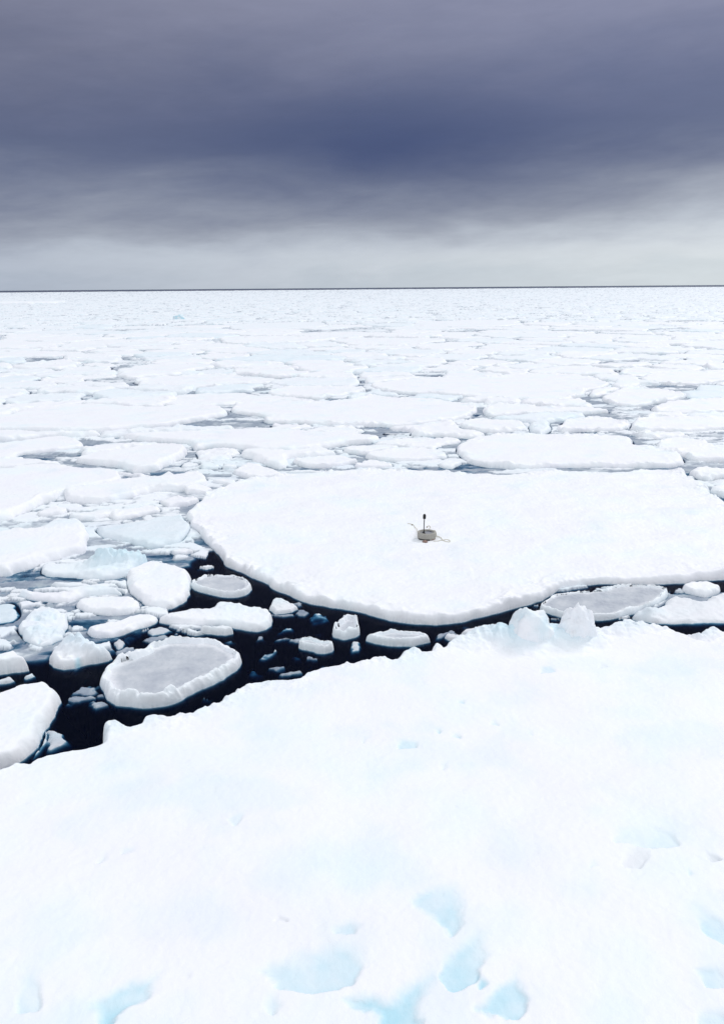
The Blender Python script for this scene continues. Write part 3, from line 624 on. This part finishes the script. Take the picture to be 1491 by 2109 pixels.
POOLS = [[(440,840),(480,850),(545,865),(545,882),(470,882),(410,877)], [(1205,822),(1300,842),(1345,848),(1292,872),(1262,858)], [(25,940),(155,930),(155,957),(60,950)],
 [(165,908),(275,908),(250,920),(170,926)], [(310,980),(385,932),(392,945),(340,975)], [(983,832),(1002,845),(995,862),(955,868)], [(915,920),(940,935),(1000,965),(1100,974),(1050,982),(925,975)],
 [(372,1000),(430,960),(510,948),(500,975),(440,1022)], [(528,800),(560,805),(545,820)], [(1300,900),(1360,912),(1425,955),(1500,1005),(1500,1030),(1400,978)], [(690,968),(900,962),(900,974),(680,980)],
 [(780,884),(835,894),(800,908)], [(1400,888),(1500,892),(1500,930),(1440,908)], [(1320,795),(1430,796),(1420,806),(1340,810)], [(360,876),(470,862),(440,880),(370,886)], [(740,795),(762,800),(750,812)], [(660,906),(712,900),(716,916),(650,930)],
 [(60,738),(125,736),(110,746),(60,748)], [(180,782),(255,782),(240,792),(190,790)], [(870,767),(910,768),(905,776),(880,776)], [(1250,745),(1320,742),(1310,750),(1260,752)], [(250,745),(275,735),(262,760),(240,762)]]
POOLW = [px_poly(p, .0) for p in POOLS]

# ------------------------------------------------------------------ auto floes that fill the pack from the big floes out to about 120 m
HERO = [P.copy() for P, h in FLOES]
rng = np.random.RandomState(12)
def in_any(x, y, polys, margin):
    for P in polys:
        if x < P[:, 0].min() - margin or x > P[:, 0].max() + margin or y < P[:, 1].min() - margin or y > P[:, 1].max() + margin: continue
        if sdf(np.array([x]), np.array([y]), P)[0] > -margin: return True
    return False
sites = []
tries = 0
while tries < 26000:
    tries += 1
    yy = 22 + 115 * math.sqrt(rng.rand()); xx = (rng.rand() * 2 - 1) * (yy * .50 + 2)
    sp = (1.7 if yy < 40 else 2.2 + .026 * (yy - 40)) * (.75 + 1.3 * rng.rand() ** 2)
    if any(math.hypot((xx - s_[0]) * .72, yy - s_[1]) < .5 * (sp + s_[2]) * 1.25 for s_ in sites): continue
    if in_any(xx, yy, HERO, .55) or in_any(xx, yy, POOLW, .1): continue
    sites.append((xx, yy, sp))
S = np.array(sites)
autos = []
for i, (sx, sy, sp) in enumerate(sites):
    na = 40; rr = np.zeros(na)
    dx, dy = (S[:, 0] - sx) * .72, S[:, 1] - sy
    nb = np.argsort(dx * dx + dy * dy)[1:14]
    th = np.arange(na) / na * 2 * np.pi
    cx, sn = np.cos(th), np.sin(th)
    rmax = np.full(na, sp * 1.9)
    for j in nb:                                             # weighted bisectors with the neighbours
        ex, ey = S[j, 0] - sx, S[j, 1] - sy; L2 = ex * ex + ey * ey
        wgt = sp / (sp + S[j, 2])
        dot = cx * ex + sn * ey
        gj = .35 - .75 * _hash(np.array([min(i, j)]), np.array([max(i, j)]), 5)[0] if math.hypot(sx, sy) > 30 else .0
        rmax = np.where(dot > 1e-6, np.minimum(rmax, wgt * L2 / np.maximum(dot, 1e-6) + gj * .5), rmax)
    gap = rng.uniform(.0, .22) + (.25 if rng.rand() < .10 else 0)
    rmax = rmax * (1 + .42 * noise(cx * 1.1 + i * 3.7, sn * 1.1 + i * 1.3, 61) + .26 * noise(cx * 3 + i, sn * 3 - i, 62))
    rmax = np.maximum(rmax - gap, .1)
    ts = np.linspace(.1, 1, 14)
    px_, py_ = sx + np.outer(ts, rmax * cx), sy + np.outer(ts, rmax * sn)
    hit = np.full(px_.shape, -9.0)
    for P in HERO + POOLW:
        if P[:, 0].min() - 8 > sx or P[:, 0].max() + 8 < sx or P[:, 1].min() - 8 > sy or P[:, 1].max() + 8 < sy: continue
        hit = np.maximum(hit, sdf(px_, py_, P))
    for a in range(na):
        bad = np.where(hit[:, a] > -.22)[0]
        rr[a] = rmax[a] * (ts[bad[0] - 1] if len(bad) and bad[0] > 0 else (.1 if len(bad) else 1))
    for _ in range(1): rr = .25 * np.roll(rr, 1) + .5 * rr + .25 * np.roll(rr, -1)
    P = np.stack([sx + rr * cx, sy + rr * sn], 1)
    area = .5 * abs(np.dot(P[:, 0], np.roll(P[:, 1], 1)) - np.dot(P[:, 1], np.roll(P[:, 0], 1)))
    if area < .7: continue
    dist = math.hypot(sx, sy)
    autos.append((area / dist ** 3, area, P, sx, sy, dist, i))
autos = [a for a in autos if abs(a[3]) < a[4] * .46 + 1.5]
autos.sort(key=lambda a: -a[0])
print('AUTO candidates', len(autos), 'hero', len(HERO))
KEEP = 300 - 12 - len(HERO)
rest = autos[KEEP:]
autos = autos[:KEEP]
bands = [(31, 'beside the tilted slab'), (38, 'beyond the broad floe'), (46, 'level with the big oval floe'), (55, 'just beyond the big oval floe'), (66, 'in the nearer far pack'),
         (80, 'midway out in the pack'), (95, 'far out in the pack'), (999, 'where floes merge in the distance')]
cols = ['at the left edge', 'near the left', 'left of centre', 'left of the buoy', 'behind the buoy', 'right of the buoy', 'near the right', 'at the right edge']
nth = ['nearest', 'second nearest', 'third nearest', 'fourth nearest', 'fifth nearest', 'sixth nearest', 'seventh nearest', 'eighth nearest', 'ninth nearest', 'tenth nearest', 'eleventh nearest', 'twelfth nearest', 'thirteenth nearest', 'fourteenth nearest', 'fifteenth nearest', 'sixteenth nearest']
def auto_label(area, P, sx, sy, dist):
    ex = np.ptp(P[:, 0]) / max(.1, np.ptp(P[:, 1]))
    size = 'little' if area < 3.5 else 'medium' if area < 10 else 'wide'
    shape = 'elongated' if ex > 1.7 else 'rounded' if ex > .95 else 'deep'
    b = next(t for l, t in bands if dist < l)
    u = sx / sy * FPX + W0 / 2
    return f'{size} {shape} snowy floe {b}, {cols[int(min(7, max(0, u / W0 * 8)))]}'
labels = [auto_label(*a[1:6]) for a in autos]
for lb in set(labels):
    ids = [i for i, l in enumerate(labels) if l == lb]
    if len(ids) > 1:
        for q, i in enumerate(sorted(ids, key=lambda i: autos[i][5])): labels[i] = nth[min(q, 15)] + ' ' + lb
GA = 'floes packed together out towards the horizon'
for k, (_, area, P, sx, sy, dist, i) in enumerate(autos):
    hh = float(rng.uniform(.09, .24))
    floe('snow_floe', labels[k], P, hh, edge=.22 + dist * .002, rough=.07 + dist * .0012, rim=.06 + .16 * rng.rand(), relief=.04 + .06 * rng.rand() ** 2,
         seed=int(300 + i * 7), group=GA, res=1.15, skirt=.3, smoothk=1, ice=float(.25 * rng.rand() ** 4))

# tabular far floe on the left horizon
floe('tabular_floe', 'long low raised slab of ice far off by the left of the horizon', px_poly([(-160, 628.5), (0, 628), (60, 627), (132, 625.5), (134, 623), (60, 624), (-160, 625)], 0), 1.0, edge=.8, rough=.5, rim=.1, seed=77, res=.8, relief=.2, skirt=.8, smoothk=1, cat='tabular floe')

# ------------------------------------------------------------------ brash and far pack as one uncountable sheet
def pack():
    az = np.linspace(R(-33), R(33), 900)
    r1 = 11 * np.exp(np.arange(0, math.log(190 / 11), .00225))
    dv = np.linspace(math.atan(CAMZ / 190), math.atan(CAMZ / 3300.), 420)[1:]
    r = np.concatenate([r1, CAMZ / np.tan(dv)])
    A, RR = np.meshgrid(az, r); nx, ny = len(az), len(r)
    X, Y = (RR * np.sin(A)).ravel(), (RR * np.cos(A)).ravel(); RR = RR.ravel()
    # chunks of three sizes, each cell with a height of its own: some drowned, some awash, some dry
    Z = np.full(X.shape, -.6)
    wx, wy = 1.1 * fbm(X / .9, Y / .6, 401, 4), .8 * fbm(X / .9, Y / .6, 402, 4)
    for size, s, hi, lo in ((1.5, 410, .12, -.30), (.62, 430, .08, -.20), (.27, 450, .04, -.16)):
        far = sm((RR - 14) / 25)
        f1, f2, hid = worley((X + wx * size) / size / 1.9, (Y + wy * size) / size, s, 1.0)
        e = (f2 - f1)
        top = lo + (hi - lo) * np.clip(hid ** .8 + .12 * far - .05, 0, 1.15) + .05 * fbm(X / size * 3, Y / size * 3, s + 3, 4)
        prof = sm((e - .03) / .22)
        Z = np.maximum(Z, -.5 + (top + .5) * np.sqrt(prof))
    # open leads: where the brash thins
    lead = fbm(X / 9, Y / 6, 470, 3)
    Z = Z - .35 * sm((lead - .30) / .25) * sm((RR - 14) / 20)
    Z = Z - .05 + .05 * sm((RR - 30) / 60)
    # near field zones
    def zone(pts, drop, soft=.8):
        nonlocal Z
        P = px_poly(pts, 0)
        m = (X > P[:, 0].min() - 2) & (X < P[:, 0].max() + 2) & (Y > P[:, 1].min() - 2) & (Y < P[:, 1].max() + 2)
        dd = sdf(X[m], Y[m], P) + .35 * fbm(X[m] / 1.1, Y[m] / 1.1, 480, 3)
        Z[m] -= drop * sm((dd + soft * .5) / soft)
    zone([(-300,1420),(40,1405),(90,1360),(150,1390),(205,1370),(330,1310),(480,1312),(560,1200),(470,1165),(385,1215),(400,1250),(560,1235),(640,1235),(900,1290),(1120,1250),(1110,1300),(800,1380),(300,1500),(200,1600),(-300,1700)], 1.2, .5)
    zone([(1100,1300),(1110,1240),(1400,1200),(1600,1190),(1600,1320),(1300,1320)], .32)
    zone([(380,1100),(480,1180),(600,1260),(400,1260),(200,1230),(0,1215),(0,1180),(200,1200),(260,1190)], .10)
    for P in POOLW:
        m = (X > P[:, 0].min() - 2) & (X < P[:, 0].max() + 2) & (Y > P[:, 1].min() - 2) & (Y < P[:, 1].max() + 2)
        x, y = X[m], Y[m]; dd = sdf(x, y, P) + .5 * fbm(x / 1.6, y / 1.6, 490, 3)
        k = sm((dd + .1) / .5)
        Z[m] = Z[m] - .10 * k
    mf = RR > 19
    filmm = -.012 + .016 * sm((RR[mf] - 19) / 20) + .035 * fbm(X[mf] / 2.2, Y[mf] / 1.1, 485, 4) + .012 * billow(X[mf] / .5, Y[mf] / .3, 486)
    xm, ym, rm = X[mf], Y[mf], RR[mf]; sc_ = 1 + np.clip(rm - 30, 0, 99) * .012
    for fs, th_, sd in ((1.3, .62, 700), (.6, .66, 710)):
        q1, q2, qh = worley(xm / fs / 1.6 + .4 * fbm(xm / .9, ym / .5, sd + 1, 4), ym / fs + .4 * fbm(xm / .9, ym / .5, sd + 2, 4), sd, 1.0)
        filmm = np.maximum(filmm, np.where(qh > th_, -.04 + (.05 + .16 * (qh - th_)) * np.sqrt(sm((q2 - q1 - .03) / .2)), -.5) + .015 * fbm(xm / .25, ym / .25, sd + 3, 3))
    Z[mf] = np.where(Z[mf] > -.6, np.maximum(Z[mf], filmm), Z[mf])
    P = px_poly([(100,1400),(200,1360),(330,1305),(560,1230),(650,1250),(900,1290),(1110,1245),(1110,1300),(800,1370),(300,1480),(180,1540),(60,1580)], 0)
    m = (X > P[:, 0].min()) & (X < P[:, 0].max()) & (Y > P[:, 1].min()) & (Y < P[:, 1].max())
    xm, ym = X[m], Y[m]; dd = sdf(xm, ym, P)
    q1, q2, qh = worley(xm / .42 + .4 * fbm(xm / .3, ym / .2, 721, 3), ym / .30 + .4 * fbm(xm / .3, ym / .2, 722, 3), 723, 1.0)
    cl = np.clip(fbm(xm / 1.6, ym / 1.2, 724, 2) + .35, 0, 1)
    fr_ = np.where((qh > .985 - .32 * cl) & (dd > 0), -.12 + (.125 + .10 * (qh - .8)) * np.sqrt(sm((q2 - q1 - .05) / .35)), -9) + .012 * fbm(xm / .1, ym / .1, 725, 2)
    Z[m] = np.maximum(Z[m], fr_)
    slush = np.zeros(X.shape)
    for pts, up in (([(-200,1000),(130,1030),(330,990),(400,1040),(470,1172),(400,1190),(395,1255),(330,1310),(290,1335),(215,1355),(100,1385),(-200,1420)], .13), ([(360,935),(640,935),(640,975),(480,990),(440,1010),(370,1000)], .10),
                    ([(1230,800),(1340,810),(1330,890),(1290,900),(1250,850)], .10), ([(1100,1200),(1600,1190),(1600,1290),(1100,1290)], .02), ([(1300,890),(1600,885),(1600,930),(1330,925)], .08)):
        P = px_poly(pts, 0); m = (X > P[:, 0].min() - 2) & (X < P[:, 0].max() + 2) & (Y > P[:, 1].min() - 2) & (Y < P[:, 1].max() + 2)
        k = sm((sdf(X[m], Y[m], P) + .3 * fbm(X[m] / 1.1, Y[m] / 1.1, 481, 3)) / .8)
        q1, q2, qh = worley(X[m] / 1.0 + .35 * fbm(X[m] / .5, Y[m] / .3, 487, 3), Y[m] / .42 + .35 * fbm(X[m] / .5, Y[m] / .3, 488, 3), 489, 1.0)
        frag = np.where(qh > .70, -.05 + (.07 + .10 * (qh - .6)) * np.sqrt(sm((q2 - q1 - .04) / .2)), -.5) + .012 * fbm(X[m] / .2, Y[m] / .2, 491, 3)
        q1, q2, qh = worley(X[m] / .36 + .3 * fbm(X[m] / .2, Y[m] / .1, 492, 3), Y[m] / .18 + .3 * fbm(X[m] / .2, Y[m] / .1, 493, 3), 494, 1.0)
        frag = np.maximum(frag, np.where(qh > .78, -.05 + (.06 + .08 * (qh - .6)) * np.sqrt(sm((q2 - q1 - .04) / .2)), -.5))
        Z[m] = np.where(k > .4, np.maximum(Z[m], frag), Z[m])
        film = -.003 + .034 * fbm(X[m] / 1.4, Y[m] / .45, 483, 5) + .012 * (billow(X[m] / .25, Y[m] / .10, 484) - .4)
        Z[m] = np.where(k > 0, np.maximum(Z[m] + up * .15 * k, film * k + (1 - k) * -.5), Z[m]); slush[m] = np.maximum(slush[m], k)
    # far pack: whole floes with cracks between
    farm = RR > 60
    x, y, rr = X[farm], Y[farm], RR[farm]
    sz = 4.0
    wx, wy = 1.6 * fbm(x / 7, y / 7, 501, 3), 1.6 * fbm(x / 7, y / 7, 502, 3)
    f1, f2, hid = worley((x + wx) / (sz * 1.35), (y + wy) / sz, 505)
    e = (f2 - f1) * sz * .5
    gapw = .22 + .55 * sm((fbm(x / 12, y / 12, 510, 2) + .1) / .5) - .25
    body = np.sqrt(sm((e - gapw) / .35))
    top = .12 + .20 * hid + .10 * np.clip(fbm(x / 1.8, y / 1.8, 515, 4), -.5, 1) + .18 * np.exp(-np.clip(e - gapw, 0, 9) / .7) * np.clip(billow(x / .9, y / .9, 520), 0, 1.4)
    zf = np.maximum(Z[farm], -.5 + (top + .5) * body)
    limit = FARLIM
    mixf = sm((rr - limit[0]) / (limit[1] - limit[0]))
    Z[farm] = np.where(mixf > 0, Z[farm] * (1 - mixf) + zf * mixf, Z[farm])
    # keep off the tops of the separate floes
    for P, h in FLOES:
        x0, y0 = P.min(0) - .1; x1, y1 = P.max(0) + .1
        m = np.where((X > x0) & (X < x1) & (Y > y0) & (Y < y1))[0]
        if not len(m): continue
        dd = sdf(X[m], Y[m], P)
        Z[m] = np.where(dd > -.05, np.minimum(Z[m], h - .02 - 1.2 * sm((dd + .05) / .3)), Z[m])
    # ragged outer edge of the pack
    Z = Z - 3 * sm((RR + 240 * fbm(X / 130, Y / 130, 530, 3) - 2950) / 30)
    I = np.clip(.10 + .45 * sm((.03 - Z) / .08) + .35 * np.clip(fbm(X / 6, Y / 3, 540, 3), 0, 1), 0, 1)
    G = .3 * sm((.07 - Z) / .06)
    WET = sm((.045 - Z) / .030)
    q = grid_quads(nx, ny)
    q = q[(Z[q] > -.75).any(1)]
    co, q2, at_ = compact(np.stack([X, Y, Z], 1), q, {'ice': I * (1 - WET * .6), 'grey': G, 'wet': WET})
    o = mesh_obj('pack_ice', co, q2, ICE, at_)
    tag(o, 'slush, brash ice and distant pack ice filling the gaps out to the horizon', 'pack ice', kind='stuff')
FARLIM = (max(60.0, autos[-1][5] * .0 + np.percentile([a[5] for a in autos], 97) - 4), np.percentile([a[5] for a in autos], 97) + 6)
print('far limit', FARLIM)
pack()

# ------------------------------------------------------------------ the buoy on the broad floe
def pmat(name, col, rough=.6, bump=.2, scale=60, var=.15):
    m, t = new_mat(name)
    co = t.n('ShaderNodeTexCoord').outputs['Object']
    nz = t.n('ShaderNodeTexNoise', {'Vector': co, 'Scale': scale, 'Detail': 4.0}).outputs[0]
    c = t.mix(nz, tuple(x * (1 - var) for x in col[:3]) + (1,), tuple(min(1, x * (1 + var)) for x in col[:3]) + (1,))
    b = t.n('ShaderNodeBump', {'Height': nz, 'Strength': bump, 'Distance': .004}).outputs[0]
    p = t.n('ShaderNodeBsdfPrincipled', {'Base Color': c, 'Roughness': rough, 'Normal': b})
    t.n('ShaderNodeOutputMaterial', {0: p.outputs[0]})
    return m
M_HULL = pmat('weathered_beige_foam', (.36, .345, .31), .8, .4, 30, .22)
M_DECK = pmat('grey_deck', (.26, .27, .29), .5, .2, 40, .2)
M_BLACK = pmat('black_plastic', (.006, .006, .007), .6, .1)
M_NAVY = pmat('navy_tape', (.015, .012, .07), .6, .1)
M_ROPE = pmat('cream_rope', (.58, .54, .42), .9, .5, 200, .2)
M_KNOT = pmat('brown_knot', (.30, .26, .18), .9, .5, 200, .2)
M_BROWN = pmat('brown_fouling', (.26, .17, .14), .8, .4, 50, .3)

def lathe(name, prof, mat, parent, seg=56, loc=(0, 0, 0), arc=None, wob=0):
    a0, a1 = arc or (0, 2 * math.pi)
    full = arc is None
    n = seg if full else seg + 1
    co = []
    for i in range(n):
        a = a0 + (a1 - a0) * i / seg
        for (r, z) in prof: 
            rr = r * (1 + wob * math.sin(5 * a + 9 * z)); co.append((rr * math.cos(a) + loc[0], rr * math.sin(a) + loc[1], z + loc[2]))
    k = len(prof); q = []
    for i in range(seg):
        j = (i + 1) % n
        for p in range(k - 1): q.append((i * k + p, j * k + p, j * k + p + 1, i * k + p + 1))
    return mesh_obj(name, np.array(co), np.array(q), mat, parent=parent)

def tube(name, pts, rad, mat, parent, seg=8):
    P = smooth_open([Vector(p) for p in pts], 5); co, q = [], []
    for i, p in enumerate(P):
        t = (P[min(i + 1, len(P) - 1)] - P[max(i - 1, 0)]).normalized()
        s = t.cross(Vector((0, 0, 1))); s = s.normalized() if s.length > 1e-4 else Vector((1, 0, 0)); u = s.cross(t)
        for k in range(seg):
            a = 2 * math.pi * k / seg; co.append(p + (s * math.cos(a) + u * math.sin(a)) * rad)
    for i in range(len(P) - 1):
        for k in range(seg): q.append((i * seg + k, i * seg + (k + 1) % seg, (i + 1) * seg + (k + 1) % seg, (i + 1) * seg + k))
    return mesh_obj(name, np.array([c[:] for c in co]), np.array(q), mat, parent=parent)
def smooth_open(P, k):
    out = []
    for i in range(len(P) - 1):
        p0, p1, p2, p3 = P[max(i - 1, 0)], P[i], P[i + 1], P[min(i + 2, len(P) - 1)]
        for j in range(k):
            t = j / k; out.append(.5 * ((2 * p1) + (-p0 + p2) * t + (2 * p0 - 5 * p1 + 4 * p2 - p3) * t * t + (-p0 + 3 * p1 - 3 * p2 + p3) * t ** 3))
    return out + [P[-1]]

def surface_z(o, x, y):
    ok, loc, *_ = o.ray_cast(Vector((x, y, 5)) - o.location, Vector((0, 0, -1)))
    return loc.z + o.location.z if ok else .24

def buoy():
    bz = .2
    for _ in range(4):
        bx, by = at(878.5, 1109, bz); bz = surface_z(hero, bx, by)
    root = bpy.data.objects.new('drift_buoy', None); C.objects.link(root); root.location = (bx, by, bz - .012)
    tag(root, 'small round beige drift buoy with a black mast and frayed ropes on the broad floe', 'buoy')
    dist = math.hypot(bx, by, CAMZ - bz); cm = dist / FPX                    # one photo pixel in metres there
    r = 19.3 * cm; h = 15.5 * cm
    lathe('hull', [(0, .0), (r * .86, .0), (r * .93, .012), (r * .955, h * .22), (r * .985, h * .30), (r * 1.0, h * .42), (r * 1.0, h * .86), (r * .985, h * .97), (r * .95, h), (r * .80, h * 1.0), (r * .77, h * .98), (r * .75, h * .80)], M_HULL, root, wob=.004)
    lathe('deck', [(0, h * .84), (r * .3, h * .84), (r * .55, h * .83), (r * .76, h * .82)], M_DECK, root)
    lathe('deck_seam', [(r * .50, h * .835), (r * .50, h * .875), (r * .54, h * .875), (r * .54, h * .835)], M_DECK, root)
    lathe('tape_mark', [(r * .58, h * .85), (r * .58, h * .90), (r * .66, h * .90), (r * .66, h * .85)], M_NAVY, root, arc=(R(35), R(82)), seg=10)
    lathe('foot_band', [(r * .94, .004), (r * .975, .02), (r * .995, h * .26), (r * .97, h * .30)], M_BLACK, root, arc=(R(205), R(285)), seg=16)
    lathe('foot_band', [(r * .94, .004), (r * .975, .02), (r * .98, h * .16), (r * .96, h * .2)], M_BROWN, root, arc=(R(296), R(340)), seg=12)
    mx, my = -3.6 * r / 19.3 * 1.7, -.10 * r
    mast = bpy.data.objects.new('mast_tmp', None)
    bpy.data.objects.remove(mast)
    H1 = 40.5 * cm
    ml = lathe('mast', [(0, 0), (.020, 0), (.022, .02), (.017, .05), (.011, .10), (.0110, .13), (.0110, H1 - .10), (.012, H1 - .09)], M_BLACK, root, seg=20)
    ml.location = (mx, my, h * .80)
    ml.rotation_euler = (0, R(1.6), 0)
    hd = lathe('antenna_head', [(0, -.002), (.030, 0), (.036, .008), (.038, .05), (.036, .085), (.028, .108), (.018, .118), (0, .12)], M_BLACK, ml, seg=28, loc=(0, 0, H1 - .11))
    lathe('mast_foot', [(0, 0), (.045, 0), (.045, .012), (.03, .02), (0, .02)], M_BLACK, ml, seg=24)
    # ropes, lying on the snow
    def G(px, py, up=.012):
        x, y = at(800 + px / 9.319, 1030 + py / 9.319, bz); return (x - bx, y - by, max(-.06, min(.06, surface_z(hero, x, y) - root.location.z)) + up)
    rp = tube('rope', [(-r * .93, .10 * r, h * .55), G(545, 600, .03), G(510, 560), G(480, 515), G(455, 500), G(430, 485), G(400, 482), G(370, 475)], .0065, M_ROPE, root)
    k = lathe('knot', [(0, -.02), (.014, -.014), (.02, 0), (.014, .014), (0, .02)], M_KNOT, rp, seg=14); k.location = G(455, 515, .012)
    rp = tube('rope', [(.2 * r, .93 * r, h * .8), G(802, 560, .02), G(800, 530), G(780, 514), G(755, 518), G(740, 540)], .0065, M_ROPE, root)
    k = lathe('knot', [(0, -.02), (.014, -.014), (.018, 0), (.014, .014), (0, .02)], M_KNOT, rp, seg=14); k.location = G(740, 542, .012)
    tube('rope', [(r * .95, -.10 * r, h * .5), G(925, 715, .02), G(960, 722), G(1000, 738), G(1022, 762), G(1045, 783), G(1080, 802), G(1120, 806), G(1160, 808), G(1182, 797), G(1160, 780), G(1110, 774), G(1060, 782), G(1020, 790), G(960, 802), G(900, 806), G(860, 805)], .0065, M_ROPE, root)
    tube('rope', [(r * .78, .62 * r, h * .95), (r * .95, .66 * r, h * .9), (r * 1.08, .6 * r, h * .55), (r * 1.06, .5 * r, h * .1)], .006, M_ROPE, root)
    # brownish tangle at the foot
    V = []
    bmh = bmesh.new(); bmesh.ops.create_icosphere(bmh, subdivisions=3, radius=1.0)
    V = np.array([v.co[:] for v in bmh.verts]); F = np.array([[q.index for q in f.verts] for f in bmh.faces]); bmh.free()
    V = V * (1 + .3 * fbm(V[:, 0] * 2, V[:, 1] * 2 + V[:, 2], 5, 3))[:, None] * np.array([.065, .06, .035])
    fx = G(703, 822, .012)
    t = mesh_obj('fouling', V, F, M_BROWN, parent=root); t.location = fx
buoy()
